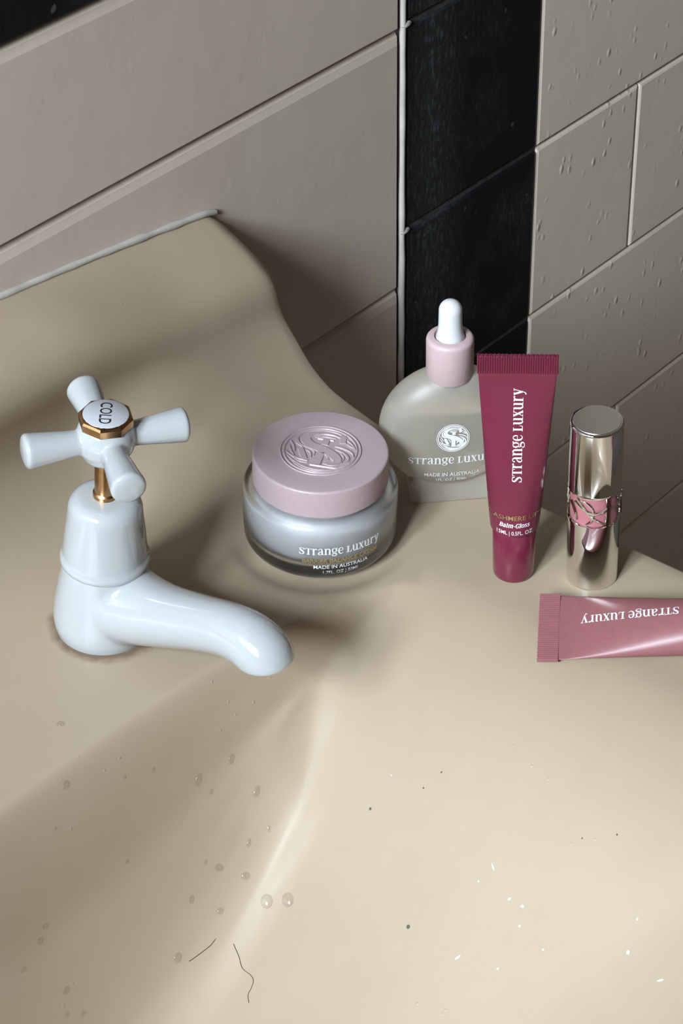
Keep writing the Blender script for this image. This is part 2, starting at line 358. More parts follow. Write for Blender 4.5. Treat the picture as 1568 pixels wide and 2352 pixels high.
# monogram in a ring (unit radius)
def ring(r, wd, n=40): return [(r * math.cos(2 * math.pi * i / n), r * math.sin(2 * math.pi * i / n), wd) for i in range(n + 1)]
EMB_RINGS = [ring(.975, .04), ring(.885, .06)]
EMB_S = [[(.36,.60,.06),(.16,.68,.08),(-.12,.68,.12),(-.38,.56,.20),(-.46,.36,.26),(-.30,.17,.28),(-.02,.06,.29),(.28,-.08,.29),(.48,-.28,.25),(.44,-.46,.15),(.28,-.54,.06)], bar(.40,.70,.46,.40,.18)]
EMB_L = [bar(.02,-.08,.02,-.60,.24), bar(-.18,.46,.22,.46,.06), bar(.04,.46,.04,.24,.20), bar(-.12,-.60,.56,-.60,.07), [(.50,-.58,.10),(.66,-.46,.16),(.80,-.30,.10)], bar(-.50,-.02,-.30,-.42,.17)]
EMB_W = [[(-.80,.22,.03),(-.66,.0,.06),(-.60,-.20,.03)], [(-.78,.02,.02),(-.70,-.16,.06),(-.58,-.34,.03)],
 [(-.68,.42,.02),(-.64,.18,.08),(-.46,.04,.03)], [(-.56,.60,.03),(-.66,.36,.08),(-.54,.14,.06),(-.28,.02,.02)],
 [(-.36,-.06,.02),(-.22,-.14,.06),(-.16,-.34,.04)], [(-.22,-.02,.02),(-.12,-.10,.05),(-.11,-.26,.03)],
 [(-.82,-.22,.02),(-.56,-.40,.08),(-.20,-.48,.04)], [(-.76,-.36,.02),(-.46,-.60,.08),(-.10,-.74,.10),(.30,-.74,.08),(.60,-.60,.02)],
 [(-.52,-.64,.02),(-.20,-.80,.06),(.20,-.82,.06),(.46,-.72,.02)], [(-.56,-.44,.02),(-.40,-.54,.05),(-.20,-.55,.02)],
 [(.30,.24,.03),(.54,.20,.07),(.76,.08,.06),(.84,-.08,.02)], [(.34,.12,.02),(.58,.02,.08),(.74,-.18,.08),(.70,-.38,.02)],
 [(.50,-.0,.02),(.62,-.16,.07),(.60,-.38,.03)], [(.54,.54,.04),(.70,.40,.06),(.82,.22,.02)], [(.56,.40,.02),(.66,.33,.05),(.76,.28,.02)],
 [(.18,-.18,.02),(.26,-.28,.08),(.20,-.40,.03)], [(.18,-.50,.02),(.34,-.50,.05),(.54,-.44,.02)], [(-.26,.48,.02),(.0,.56,.05),(.26,.54,.02)], [(-.10,.80,.02),(.22,.78,.05),(.52,.62,.02)], [(-.10,.80,.02),(-.40,.72,.05),(-.62,.50,.02)]]
EMBLEM = EMB_RINGS + EMB_S + EMB_L + EMB_W
# ---------------------------------------------------------------- basin shape (mm)
XC, XR, XL, YF = -281.0, -75.0, -487.0, -405.0
def smoothstep(a, b, t):
    t = min(1.0, max(0.0, (t - a) / (b - a)))
    return t * t * (3 - 2 * t)
def smin(a, b, k):
    h = max(k - abs(a - b), 0.0) / k
    return min(a, b) - h * h * k * 0.25
def bowl_d(x, y):
    """distance inside the bowl opening (negative on the deck)"""
    a = -136.0 - 5.0 * (min(abs(x - XC), 206.0) / 116.0) ** 2 - 13.0 * (min(abs(x - XC), 206.0) / 197.0) ** 6 - y
    b, c, e = XR - x, x - XL, y - YF
    return smin(smin(a, e, 60), smin(b, c, 60), 75)
COS12 = [math.cos(k * math.pi / 6) for k in range(12)]; SIN12 = [math.sin(k * math.pi / 6) for k in range(12)]
def bowl_parts(x, y):
    """depths of the sloping side and of the steep back/front, and their blend"""
    b = min(XR - x, x - XL)
    a = -136.0 - 5.0 * (min(abs(x - XC), 206.0) / 116.0) ** 2 - 13.0 * (min(abs(x - XC), 206.0) / 197.0) ** 6 - y
    zr = 145.0 * smoothstep(-16.0, 206.0, b)
    zz = min(180.0 * smoothstep(-8.0, 40.0, a), 150.0 * smoothstep(-13.0, 120.0, y - YF))
    k = max(0.01, min(90.0, 0.95 * min(max(zr, zz), 3 * min(zr, zz) + 0.01)))
    return zr, zz, smin(zr, zz, k)
JAR_XY = (-73.0, -114.5)
def deck_z(x, y):
    d = bowl_d(x, y)
    z = 0.045 * 0.5 * (math.sqrt(d * d + 64.0) - d)
    b, a, zz = bowl_parts(x, y)
    z -= zz
    wgt = smoothstep(20.0, 60.0, min(a, b))
    if wgt > 0:                                            # broad coving where the sides meet
        acc = zz * 2
        for k in range(12):
            rr = (11.0 if k % 2 else 21.0) * wgt
            acc += bowl_parts(x + rr * COS12[k], y + rr * SIN12[k])[2]
        z += zz - acc / 14.0
    r = math.hypot(x - JAR_XY[0], y - JAR_XY[1])
    z -= 2.4 * (1 - smoothstep(31.0, 40.0, r))
    return z
def deck_normal(x, y):
    e = 4.0
    nx = -(deck_z(x + e, y) - deck_z(x - e, y)) / (2 * e)
    ny = -(deck_z(x, y + e) - deck_z(x, y - e)) / (2 * e)
    l = math.sqrt(nx * nx + ny * ny + 1)
    return (nx / l, ny / l, 1 / l)
# ---------------------------------------------------------------- the room
def struct(o):
    o['kind'] = 'structure'; return o
FLOOR_Z = -830.0
v_, f_ = box(-1960, 1300, 3.4, 70, FLOOR_Z, 1700)
wall = struct(mesh('wall_back', v_, f_, 'grout', smooth=False))
wall['label'] = 'grey painted tiled wall with a black tile column behind the basin'
v_, f_ = box(-1960, 1300, -2600, 70, FLOOR_Z - 40, FLOOR_Z)
flo = struct(mesh('floor', v_, f_, 'floor', smooth=False)); flo['label'] = 'dark floor of the bathroom below the basin'
# left wall with its window opening
wx0, wx1 = -1960, -1900
W0, W1, Z0, Z1 = WIN['y0'] * 1000, WIN['y1'] * 1000, WIN['z0'] * 1000, WIN['z1'] * 1000
wl = struct(mesh('wall_left', *join(box(wx0, wx1, -2600, W0, FLOOR_Z, 2700), box(wx0, wx1, W1, 3.3, FLOOR_Z, 2700),
                                   box(wx0, wx1, W0, W1, FLOOR_Z, Z0), box(wx0, wx1, W0, W1, Z1, 2700)), 'room', smooth=False))
wl['label'] = 'plain plastered side wall with the window'
win = struct(thing('window_1', 'white wooden window with a cross of glazing bars', 'window', (wx1, (W0 + W1) / 2, Z0)))
hw, hh = (W1 - W0) / 2, Z1 - Z0
for nm, bx in (('frame_rail', box(-50, 10, -hw, hw, 0, 50)), ('frame_rail', box(-50, 10, -hw, hw, hh - 50, hh)), ('frame_stile', box(-50, 10, -hw, -hw + 50, 50, hh - 50)),
               ('frame_stile', box(-50, 10, hw - 50, hw, 50, hh - 50)), ('glazing_bar', box(-40, 0, -45, 45, 50, hh - 50)), ('glazing_bar', box(-38, -2, -hw + 50, hw - 50, hh / 2 - 20, hh / 2 + 20))):
    mesh(nm, *bx, 'frame_white', win, smooth=False)
del win['category']

# tiles: chamfered slabs, the front face on the plane y = 0
_tile_cache = {}
def tile(wd, ht, mat, x, z, ct=1.6, cb=1.2, cs=1.2, dep=1.5):
    key = (round(wd, 1), round(ht, 1), mat, ct)
    if key not in _tile_cache:
        j = 0
        o = [(0, 0), (wd, 0), (wd, ht), (0, ht)]
        i = [(cs, cb), (wd - cs, cb), (wd - cs, ht - ct), (cs, ht - ct)]
        k = [(cs * .3, cb * .3), (wd - cs * .3, cb * .3), (wd - cs * .3, ht - ct * .35), (cs * .3, ht - ct * .35)]
        vs = [(a, 6, c) for a, c in o] + [(a, dep, c) for a, c in o] + [(a, dep * .3, c) for a, c in k] + [(a, 0, c) for a, c in i]
        fs = [(3, 2, 1, 0), (12, 13, 14, 15)]
        for L in range(3):
            for q in range(4):
                r = (q + 1) % 4; fs.append((L * 4 + q, L * 4 + r, L * 4 + 4 + r, L * 4 + 4 + q))
        ob = mesh('tile', vs, fs, mat, wall, smooth=False); _tile_cache[key] = ob.data
    else:
        ob = link('tile', _tile_cache[key], None, wall)
    ob.location = (x * MM, random.uniform(-.25, .25) * MM, z * MM)
    ob.rotation_euler = (random.uniform(-.002, .002), 0, random.uniform(-.002, .002))
    return ob
GAP = 1.3
# large smooth slabs left of the black column
zs_left = [-830, -695, -560, -425, -290, -155, -19.3, 116.0, 196.8, 300, 435, 570]
for a, c in zip(zs_left, zs_left[1:]):
    for x0, x1 in ((-837, -517), (-517, -197), (-197, 122.6)):
        blk = a == 196.8
        tile(x1 - x0 - GAP, c - a - GAP, 'black_tile' if blk else 'paint_smooth', x0 + GAP / 2, a + GAP / 2, ct=2.0 if blk else 6.0, dep=1.5 if blk else 2.6)
# black column
zs_col = [-830, -710, -606, -502, -398, -295.5, -193, -89.5, 11.0, 117.6, 222, 326, 430, 570]
for a, c in zip(zs_col, zs_col[1:]):
    tile(105.0, c - a - 3.0, 'black_tile', 128.0, a + 1.5, ct=1.4)
# right-hand tiles laid like bricks
zs_r = [-830, -710, -606, -502, -398, -295.5, -193.5, -89.0, 11.2, 114, 218, 322, 430, 570]
for n_, (a, c) in enumerate(zip(zs_r, zs_r[1:])):
    first = 326.5 if n_ % 2 else 436.0
    xs = [233.6, first]
    while xs[-1] < 1250: xs.append(xs[-1] + 206)
    for x0, x1 in zip(xs, xs[1:]): tile(x1 - x0 - GAP, c - a - GAP, 'paint_drip_lit', x0 + GAP / 2, a + GAP / 2, ct=2.2, cs=1.8)
# white filler bead along the column, black grout in its joints
pts = [(125.3 + random.uniform(-.2, .2), 0.9, z) for z in range(-820, 570, 12)]
mesh('filler_bead', *tube(pts, [1.7 + random.uniform(-.2, .2) for _ in pts], 10), 'white_filler', wall)
for z in zs_col[1:-1]: mesh('joint', *box(127.6, 233.4, 1.1, 3.6, z - 1.7, z + 1.7), 'black_grout', wall, smooth=False)
for z in (117.6, 11.0, -89.5):
    vs, fs = lathe([(0, -1.6), (1.9, -1.0), (2.5, 0), (1.7, 1.2), (0, 1.7)], 12)
    b_ = mesh('filler_blob', [(x * 1.5, y * .5, q) for x, y, q in vs], fs, 'white_filler', wall); b_.location = (127 * MM, 0.2 * MM, z * MM)

# ---------------------------------------------------------------- wash basin
E_ = [(-.4,79),(-5,77.8),(-12,74.8),(-20,71),(-27,67),(-32.5,62.5),(-35.5,57.5),(-37,52),(-38,46),(-40,39.5),(-43.5,32.5),(-48,26),(-54,19.5),(-62,13),(-72,8),(-84,4),(-98,1.3),(-114,0)]
I_ = [(-.4,79),(-5,79.0),(-12,78.2),(-20,76.6),(-28,73.8),(-34,69.0),(-36.8,62.5),(-36,56),(-33.2,50.5),(-31.2,44),(-31,36),(-33.5,27.5),(-38,19),(-44.5,12),(-53,6.5),(-63,2.8),(-77,.6),(-95,0)]
E_, I_ = catmull(E_, 3), catmull(I_, 3)
X_END = -0.4
def up_h(x):
    t = min(1.0, abs(x - XC) / 281.0)
    return 79.0 + 26.0 * (1 - t ** 1.7)
def section(x):
    x = XC + abs(x - XC)                                  # the basin is symmetrical
    q = 1 - smoothstep(-130, -45, x); s = up_h(x) / 79.0
    out = []
    for (y0, z0), (y1, z1) in zip(E_, I_):
        y, z = y0 + (y1 - y0) * q, (z0 + (z1 - z0) * q) * s
        out.append((y, z + deck_z(x, y) * (1 - smoothstep(-88, -45, y))))
    ys = out[-1][0]
    for y_a, y_b, n in ((ys, -116, 6), (-116, -206, 75), (-206, -380, 40), (-380, -438, 30)):
        for k in range(1, n + 1):
            y = y_a + (y_b - y_a) * k / n; out.append((y, deck_z(x, y)))
    return out
rows = []
xs = []
x = X_END - 14
inner = []
while x > XC - 0.1: inner.append(x); x -= 3.0 if x > -330 else 6
inner = inner + [2 * XC - q for q in reversed(inner)]
base_sec = section(X_END - 14)
def nrm(sec, i):
    a, c = sec[max(i - 1, 0)], sec[min(i + 1, len(sec) - 1)]
    ty, tz = c[0] - a[0], c[1] - a[1]; l = math.hypot(ty, tz) or 1
    return (tz / l, -ty / l) if -ty >= 0 else (-tz / l, ty / l)
def end_rows(sign):
    out = []
    for th in range(0, 91, 9):
        sec = section(X_END - 14 + 14 * th / 90.0); row = []
        for i, (y, z) in enumerate(sec):
            lipw = smoothstep(-46, -30, y)
            R = 5.5 + 8.5 * lipw
            ny, nz = nrm(sec, i)
            a = math.radians(th); off = R * (1 - math.cos(a))
            xx = X_END - 14 + (14 - R) * min(1, th / 30.0) + R * math.sin(a) * 1.0 - (0 if th >= 30 else 0) 
            xx = X_END - R + R * math.sin(a) if th >= 18 else X_END - 14 + (14 - R + R * math.sin(math.radians(18))) * th / 18.0
            row.append((xx, min(-.2, y - ny * off), z - nz * off))
        out.append(row)
    last = out[-1]
    for k in (0.25, 0.5, 0.75, 1.0):
        out.append([(X_END - 4 * k, y, z + (-48 - z) * k) for _, y, z in last])
    if sign < 0: out = [[(2 * XC - x, y, z) for x, y, z in r] for r in out]
    return out
rows = list(reversed(end_rows(1)))
for x in inner[1:-1]: rows.append([(x, y, z) for y, z in section(x)])
rows += end_rows(-1)
# front apron: roll and drop for every row
full = []
for r in rows:
    x, y, z = r[-1]; r = list(r)
    for a in (20, 40, 60, 80, 90): r.append((x, y - 8 * math.sin(math.radians(a)), z - 8 * (1 - math.cos(math.radians(a)))))
    yy, zz = r[-1][1], r[-1][2]
    for k in (0.4, 0.8, 1.0): r.append((x, yy, zz + (min(-48, zz - 1) - zz) * k))
    full.append(r)
nv = len(full[0]); vs = [p for r in full for p in r]; fs = []
for i in range(len(full) - 1):
    for k in range(nv - 1): fs.append((i * nv + k, (i + 1) * nv + k, (i + 1) * nv + k + 1, i * nv + k + 1))
# underside: the same grid coarser, 13 mm lower
ob_ = len(vs); us = full[::6] + [full[-1]]
for r in us:
    for x, y, z in r[::6] + [r[-1]]: vs.append((x, y, min(z - 13, -48.5)))
nu = len(us[0][::6]) + 1
for i in range(len(us) - 1):
    for k in range(nu - 1): fs.append((ob_ + i * nu + k, ob_ + i * nu + k + 1, ob_ + (i + 1) * nu + k + 1, ob_ + (i + 1) * nu + k))
basin = thing('wash_basin', 'cream ceramic wash basin with a raised back against the tiled wall', 'basin', (0, 0, 0))
mesh('bowl', vs, fs, 'ceramic', basin, angle=60)
# sealant along the top of the raised back
pts, rad = [], []
x = XC
while x < -9: pts.append((x, -0.9, up_h(x) + 0.9)); x += 5
pts += [(-5.0, -.6, up_h(-5.0) - .3)]
pts = [(2 * XC - a, b_, c) for a, b_, c in reversed(pts[1:])] + pts
sb = mesh('sealant_bead', *tube(pts, [1.5 + .2 * math.sin(i * 1.7) + random.uniform(-.2, .2) for i in range(len(pts))], 10), 'white_filler', basin)
sb['label'] = 'pale sealant bead along the wall'
# ---------------------------------------------------------------- tap
loc, q = on_deck(-169.1, -87.1, 0.0)
q = Quaternion((1, 0, 0), math.radians(3.5)) @ q
tap = thing('tap', 'white enamel pillar tap with cross handle marked COLD', 'tap', loc, q)
base_prof = [(0, -4), (18.0, -4), (18.8, 0), (19.6, 3), (19.6, 8), (18.9, 14), (17.9, 21), (16.6, 28), (15.4, 35), (0, 35)]
sp = catmull([(0, 2, 15, 17.0), (0, -12, 17.6, 15.6), (0, -30.0, 23.6, 12.4), (0, -48.7, 31.8, 10.6), (0, -62.5, 37.2, 10.3), (0, -72.5, 38.6, 10.6), (0, -78.6, 36.6, 10.8), (0, -80.6, 34.6, 10.6), (0, -81.2, 33.2, 10.5)], 6)
fused('body', [lathe(base_prof, 48), tube([p[:3] for p in sp], [p[3] for p in sp], 32)], 'enamel', tap, 0.7, 45)
bell = [(0, 33), (16.0, 33), (16.7, 33.6), (17.0, 34.8), (16.7, 36.2), (16.1, 37), (15.9, 38.5), (15.5, 43), (14.9, 49.5), (14.1, 56)] + arc(8.2, 58.4, 5.7, 10, 88, 8) + [(5.0, 64.4), (0, 64.4)]
mesh('bell_cover', *lathe(bell, 64), 'enamel', tap)
mesh('spindle', *lathe([(0, 60), (4.6, 60), (4.6, 66.0), (4.0, 66.7), (4.0, 88), (0, 88)], 32), 'brass', tap)
HZ = 91.3
parts = [lathe([(0, -10.5), (4.5, -10.2), (8.5, -7.5), (10.6, -3), (11.0, 1.5), (10.3, 4.5), (9.3, 6.6), (8.4, 7.2), (0, 7.2)], 48, off=(0, 0, HZ))]
for k in range(4):
    a = math.radians(-30 + 90 * k)
    prof = [(0, 4), (4.7, 4), (4.7, 10), (5.0, 14), (6.6, 28.6), (6.5, 29.5), (5.5, 30.3), (3, 30.9), (0, 31)]
    vs, fs = lathe(prof, 32)
    ca, sa = math.cos(a), math.sin(a)
    parts.append(([(z * ca - y * sa, z * sa + y * ca, x + HZ) for x, y, z in vs], fs))
handle = fused('cross_handle', parts, 'enamel', tap, 0.55, 8)
oct_r = 10.0
vs, fs = [], []
for r, z in ((oct_r, 98.3), (oct_r, 101.2), (oct_r - .6, 102.0), (8.6, 102.3), (8.6, 101.7)):
    for k in range(8): a = math.radians(22.5 + 10 + 45 * k); vs.append((r * math.cos(a), r * math.sin(a), z))
for L in range(4):
    for k in range(8): j = (k + 1) % 8; fs.append((L * 8 + k, L * 8 + j, L * 8 + 8 + j, L * 8 + 8 + k))
fs += [tuple(range(8))[::-1], tuple(range(32, 40))]
cap = mesh('cap_ring', vs, fs, 'brass', handle, smooth=False); cap['label'] = 'brass octagonal cap'
mesh('marker_disc', *lathe([(0, 101.2), (8.3, 101.2), (8.3, 102.25), (8.0, 102.5), (0, 102.6)], 48), 'disc_white', handle)
fl = type_flat('COLD', 4.3, 12.2, bold=0.004)
a = math.radians(4)
R_ = Vector((-math.cos(YAW), -math.sin(YAW))); U_ = Vector((math.sin(YAW), -math.cos(YAW)))
mesh('lettering', *lay(fl, lambda u, v, h: (R_.x * u + U_.x * (v - 2.15), R_.y * u + U_.y * (v - 2.15), 102.6 + h)), 'ink_black', handle, smooth=False)

# ---------------------------------------------------------------- face cream jar
jx, jy = JAR_XY
loc, q = on_deck(jx, jy, math.radians(-34))
loc = (loc[0], loc[1], deck_z(jx, jy) + 0.55)
jar = thing('cream_jar', 'round frosted glass cream jar with a wide embossed pink lid', 'jar', loc, q)
outer = [(0, 0), (23.5, 0)] + arc(24.0, 6.6, 6.6, -85, -10, 8) + [(30.75, 8.5), (30.9, 14), (30.9, 25.4)] + arc(28.9, 26.2, 2.0, 0, 80, 6) + [(26.6, 28.5), (25.4, 29.6), (25.4, 31.5), (23.5, 31.5)]
inn = [(23.5, 27.0), (26.8, 25), (28.6, 22), (28.7, 12), (27.4, 8.0), (23.5, 5.3), (0, 4.6)]
mesh('glass_pot', *lathe(outer + inn, 96), 'frost_jar', jar)
mesh('cream', *lathe([(0, 4.9), (23.2, 5.6), (27.0, 8.2), (28.3, 12), (28.2, 21.5), (26.4, 24.6), (23.0, 26.7), (0, 26.7)], 80), 'cream', jar)
lid = mesh('lid', *lathe([(0, 30.2), (26.4, 30.2), (26.9, 30.6), (26.95, 36)] + arc(25.95, 41.9, 1.0, 0, 90, 5) + [(20, 42.9), (0, 42.9)], 96), 'pink_lid', jar)
A_ = math.radians(-30)
def lid_map(u, v, h): return (u * math.cos(A_) - v * math.sin(A_), u * math.sin(A_) + v * math.cos(A_), 42.85 + h)
mesh('embossed_monogram', *ribbons(EMBLEM, 16.2, lid_map, 0.55, lip=0.35), 'pink_lid', lid, smooth=False)
def cyl_map(r, z0):
    return lambda u, v, h: ((r + h) * math.sin(u / r), -(r + h) * math.cos(u / r), z0 + v)
ws, wd = word_strokes('STrange Luxury')
sc = 34.0 / wd
def shift(st, dx, dy=0): return [[(x + dx, y + dy, w_) for x, y, w_ in s] for s in st]
mesh('brand_lettering', *ribbons(shift(ws, -wd / 2), sc, cyl_map(31.0, 15.4), 0.06), 'print_white', jar, smooth=False)
mesh('product_lettering', *lay(type_flat('BARRIER BALANCE CREAM', 2.0, 31.5, bold=0.018), cyl_map(30.95, 11.4), .10), 'print_gold', jar, smooth=False)
mesh('origin_lettering', *lay(type_flat('MADE IN AUSTRALIA', 1.7, 22.5, bold=0.006), cyl_map(30.9, 8.4), .10), 'print_white', jar, smooth=False)
def low_map(u, v, h):
    z = 5.4 + v; r = 30.35 + h + (v - 1) * 0.12; return (r * math.sin(u / 30), -r * math.cos(u / 30), z)
mesh('volume_lettering', *lay(type_flat('1.7FL. OZ | 50ML', 1.6, 14.5, bold=0.006), low_map, .22), 'print_white', jar, smooth=False)

# ---------------------------------------------------------------- dropper bottle
bx, by = -17.5, -137.0
loc, q = on_deck(bx, by, math.radians(-45))
bottle = thing('dropper_bottle', 'round flat frosted glass dropper bottle with pale pink collar and white teat', 'bottle', loc, q)
RB, TB, CZ = 28.6, 12.5, 33.2
def lens_prof(R, T, n=14, p=3.0):
    pr = []
    for i in range(n + 1):
        t = i / n; r = R * math.sin(t * math.pi / 2); pr.append((r, T * (1 - (r / R) ** p) ** (1 / 2.0)))
    return pr
lp = lens_prof(RB, TB)
disc = lathe(lp + [(r, -z) for r, z in reversed(lp[:-1])], 72, axis='y', off=(0, 0, CZ))
def foot_box(w0, w1, d0, d1, z0, z1):
    vs = []
    for (w_, d_, z) in ((w0, d0, z0), (w1, d1, z1)): vs += [(-w_, -d_, z), (w_, -d_, z), (w_, d_, z), (-w_, d_, z)]
    return vs, [(3, 2, 1, 0), (4, 5, 6, 7), (0, 1, 5, 4), (1, 2, 6, 5), (2, 3, 7, 6), (3, 0, 4, 7)]
foot = foot_box(16.6, 17.4, 8.6, 7.6, 0.0, 11.0)
neck = lathe([(0, 52), (9.0, 52), (8.2, 62), (8.2, 68), (0, 68)], 40)
body = fused('glass_body', [disc, foot, neck], 'frost_bottle', bottle, 0.7, 5)
cp = lens_prof(RB - 4.0, TB - 3.4)
lv = []
vs, fs = lathe(cp + [(r, -z) for r, z in reversed(cp[:-1])], 64, axis='y', off=(0, 0, CZ + .5))
mesh('serum', [(x, y, min(z, CZ + 11)) for x, y, z in vs], fs, 'serum', bottle)
mesh('collar', *lathe([(7.6, 57.6), (9.0, 57.6), (9.5, 58.2), (9.5, 74)] + arc(7.6, 74.4, 1.9, 0, 90, 6) + [(6.4, 76.4), (6.2, 75.2), (0, 75.2)], 56), 'pink_collar', bottle)
mesh('teat', *lathe([(0, 75), (5.7, 75), (5.7, 76.2), (5.0, 78.6), (4.7, 82), (4.6, 88)] + arc(0, 88.2, 4.6, 5, 90, 8), 40), 'teat', bottle)
def bottle_y(u, z):
    r = min(math.hypot(u, z - CZ) / RB, .999); return TB * math.sqrt(1 - r ** 3)
def bmap(z0, x0=0.0): return lambda u, v, h: (u + x0, -bottle_y(u + x0, z0 + v) - .28 - h, z0 + v)
mesh('monogram', *ribbons(EMBLEM, 6.7, bmap(35.4), .06), 'print_white', bottle, smooth=False)
sc = 36.0 / wd
mesh('brand_lettering', *ribbons(shift(ws, -wd / 2), sc, bmap(22.6), .06), 'print_white', bottle, smooth=False)
mesh('origin_lettering', *lay(type_flat('MADE IN AUSTRALIA', 2.1, 22.6, bold=0.02), bmap(15.4), .14), 'print_white', bottle, smooth=False)
mesh('volume_lettering', *lay(type_flat('1FL. OZ | 30ML', 1.7, 12.6, bold=0.012), bmap(12.2), .18), 'print_white', bottle, smooth=False)

# ---------------------------------------------------------------- lip tubes
def tube_shape(L0, L1, r_, hw, n=30, m_=40):
    """sleeve: round at L0, pinched flat at L1 (along z); returns mesh and its half axes"""
    ab = lambda t: (r_ + (hw - r_) * t ** 0.92, max(0.75, r_ * (1 - t ** 1.35)))
    vs, fs = [], []
    for i in range(n + 1):
        t = i / n; a, b_ = ab(t); z = L0 + (L1 - L0) * t
        for k in range(m_):
            th = 2 * math.pi * k / m_; vs.append((a * math.cos(th), b_ * math.sin(th), z))
    for i in range(n):
        for k in range(m_): j = (k + 1) % m_; fs.append((i * m_ + k, i * m_ + j, (i + 1) * m_ + j, (i + 1) * m_ + k))
    fs += [tuple(range(m_))[::-1], tuple(range(n * m_, (n + 1) * m_))]
    return vs, fs, ab
def crimp_shape(hw, z0, z1, ribs=34, th=0.75):
    vs, fs = [], []
    n = ribs * 4
    for z, k_ in ((z0, .25), (z0 + .5, 1.0), (z1 - .3, 1.0), (z1, .6)):
        for side in (-1, 1):
            for i in range(n + 1):
                x = -hw + 2 * hw * i / n; d = th + (0.28 if (i % 4) in (1, 2) else -0.12) * k_
                zz = z + (0.25 * math.sin(i * .9) * .5 if z == z1 else 0)
                vs.append((x, side * d, zz))
    S = n + 1
    for r in range(3):
        for side in (0, 1):
            a = (r * 2 + side) * S; b_ = ((r + 1) * 2 + side) * S
            for i in range(n): fs.append((a + i, a + i + 1, b_ + i + 1, b_ + i))
        for e in (0, n): fs.append(((r * 2) * S + e, (r * 2 + 1) * S + e, ((r + 1) * 2 + 1) * S + e, ((r + 1) * 2) * S + e))
    for r in (0, 3):
        for i in range(n): fs.append((r * 2 * S + i, r * 2 * S + i + 1, (r * 2 + 1) * S + i + 1, (r * 2 + 1) * S + i))
    return vs, fs
def lip_tube(root, mat, capmat, r_, hw, L0, L1, capr, cap_h):
    mesh('screw_cap', *lathe([(0, 0), (capr - .5, 0), (capr - .1, .5), (capr + .1, 2), (capr + .45, cap_h - .6), (capr + .1, cap_h - .1), (0, cap_h)], 56), capmat, root)
    mesh('neck_ring', *lathe([(0, cap_h - .4), (capr - .9, cap_h - .4), (capr - .9, L0 + .4), (0, L0 + .4)], 40), capmat, root)
    vs, fs, ab = tube_shape(L0, L1, r_, hw)
    mesh('sleeve', vs, fs, mat, root, angle=60)
    mesh('crimped_end', *crimp_shape(hw + .45, L1 - .3, L1 + 7.6), mat, root, smooth=False)
    def front(z0, x0=0.0, vertical=False):
        def f(u, v, h):
            if vertical: u, v = -v, u
            x, z = u + x0, z0 + v
            a, b_ = ab(min(1, max(0, (z - L0) / (L1 - L0))))
            return (x, -b_ * math.sqrt(max(0.02, 1 - (x / a) ** 2)) - .10 - h, z)
        return f
    return front
loc, q = on_deck(-43.4, -189.4, math.radians(-54))
t1 = thing('lip_balm_tube', 'burgundy lip tube standing on its cap between bottle and lipstick', 'tube', loc, q)
fr = lip_tube(t1, 'burgundy', 'burgundy_cap', 9.5, 14.6, 24.4, 95.6, 8.1, 23.9)
sc = 39.5 / wd
mesh('brand_lettering', *ribbons(shift(ws, 0), sc, fr(49.6, x0=2.3, vertical=True), .06), 'print_white', t1, smooth=False)
mesh('product_lettering', *lay(type_flat('CASHMERE LIPS', 2.0, 20.5, bold=0.012), fr(32.4), .08), 'print_foil', t1, smooth=False)
ws2, wd2 = word_strokes('Balm-Gloss', shear=0.22, bold=0.05)
mesh('type_lettering', *ribbons(shift(ws2, -wd2 / 2 - .1), 11.6 / wd2, fr(29.0), .06), 'print_white', t1, smooth=False)
mesh('volume_lettering', *lay(type_flat('15ML | 0.5FL. OZ', 1.75, 13.6, bold=0.008), fr(25.6), .08), 'print_white', t1, smooth=False)

# rose tube lying down, crimp towards the bowl
t2 = thing('lip_balm_tube', 'dusky rose lip tube lying on the basin rim in front of the lipstick', 'tube', (0, 0, 0))
fr2 = lip_tube(t2, 'mauve', 'mauve', 10.4, 15.0, 24.4, 95.6, 8.6, 23.9)
ze = Vector((-0.545, 0.850, -0.095)).normalized()                 # from the cap to the crimp
ye = Vector((0.24, 0.15, -1.0)); ye = (ye - ze * ye.dot(ze)).normalized()
xe = ye.cross(ze).normalized()
mt_ = Matrix((xe, ye, ze)).transposed().to_4x4()
# ye points down, so the printed front (-y) faces up
crimp_c = Vector((-68.0, -219.5, 3.6))
mt_.translation = (crimp_c - ze * 103.0) * MM
t2.rotation_mode = 'QUATERNION'; t2.rotation_quaternion = mt_.to_quaternion(); t2.location = mt_.translation
sc = 37.0 / wd
mesh('brand_lettering', *ribbons(shift(ws, 0), sc, fr2(50.0, x0=4.0, vertical=True), .06), 'print_white', t2, smooth=False)

# ---------------------------------------------------------------- lipstick case
loc, q = on_deck(-26.6, -215.2, math.radians(-50))
ls = thing('lipstick', 'polished silver lipstick case with rose band of openwork letters', 'lipstick', loc, q)
mesh('base_tube', *lathe([(0, 0), (9.6, 0), (10.05, .3), (10.15, 1.0), (10.15, 30.0), (10.45, 30.3), (10.45, 31.3), (9.6, 31.6), (0, 31.6)], 72), 'silver', ls)
mesh('rose_core', *lathe([(0, 31.2), (9.35, 31.2), (9.35, 45.2), (0, 45.2)], 64), 'rose', ls)
cp_ = mesh('cap', *lathe([(0, 44.6), (9.6, 44.6), (10.45, 44.9), (10.45, 45.9), (10.25, 46.2), (10.25, 74.0)] + arc(9.45, 74.2, .8, 0, 80, 4) + [(9.2, 75.0), (0, 75.0)], 72), 'silver', ls)
mesh('cap_top', *lathe([(0, 75.0), (9.15, 75.0), (9.0, 75.25), (0, 75.35)], 56), 'silver_top', cp_)
def band(u, v, h): return (10.0 + h) * math.sin(u / 10.2), -(10.0 + h) * math.cos(u / 10.2), 31.4 + v
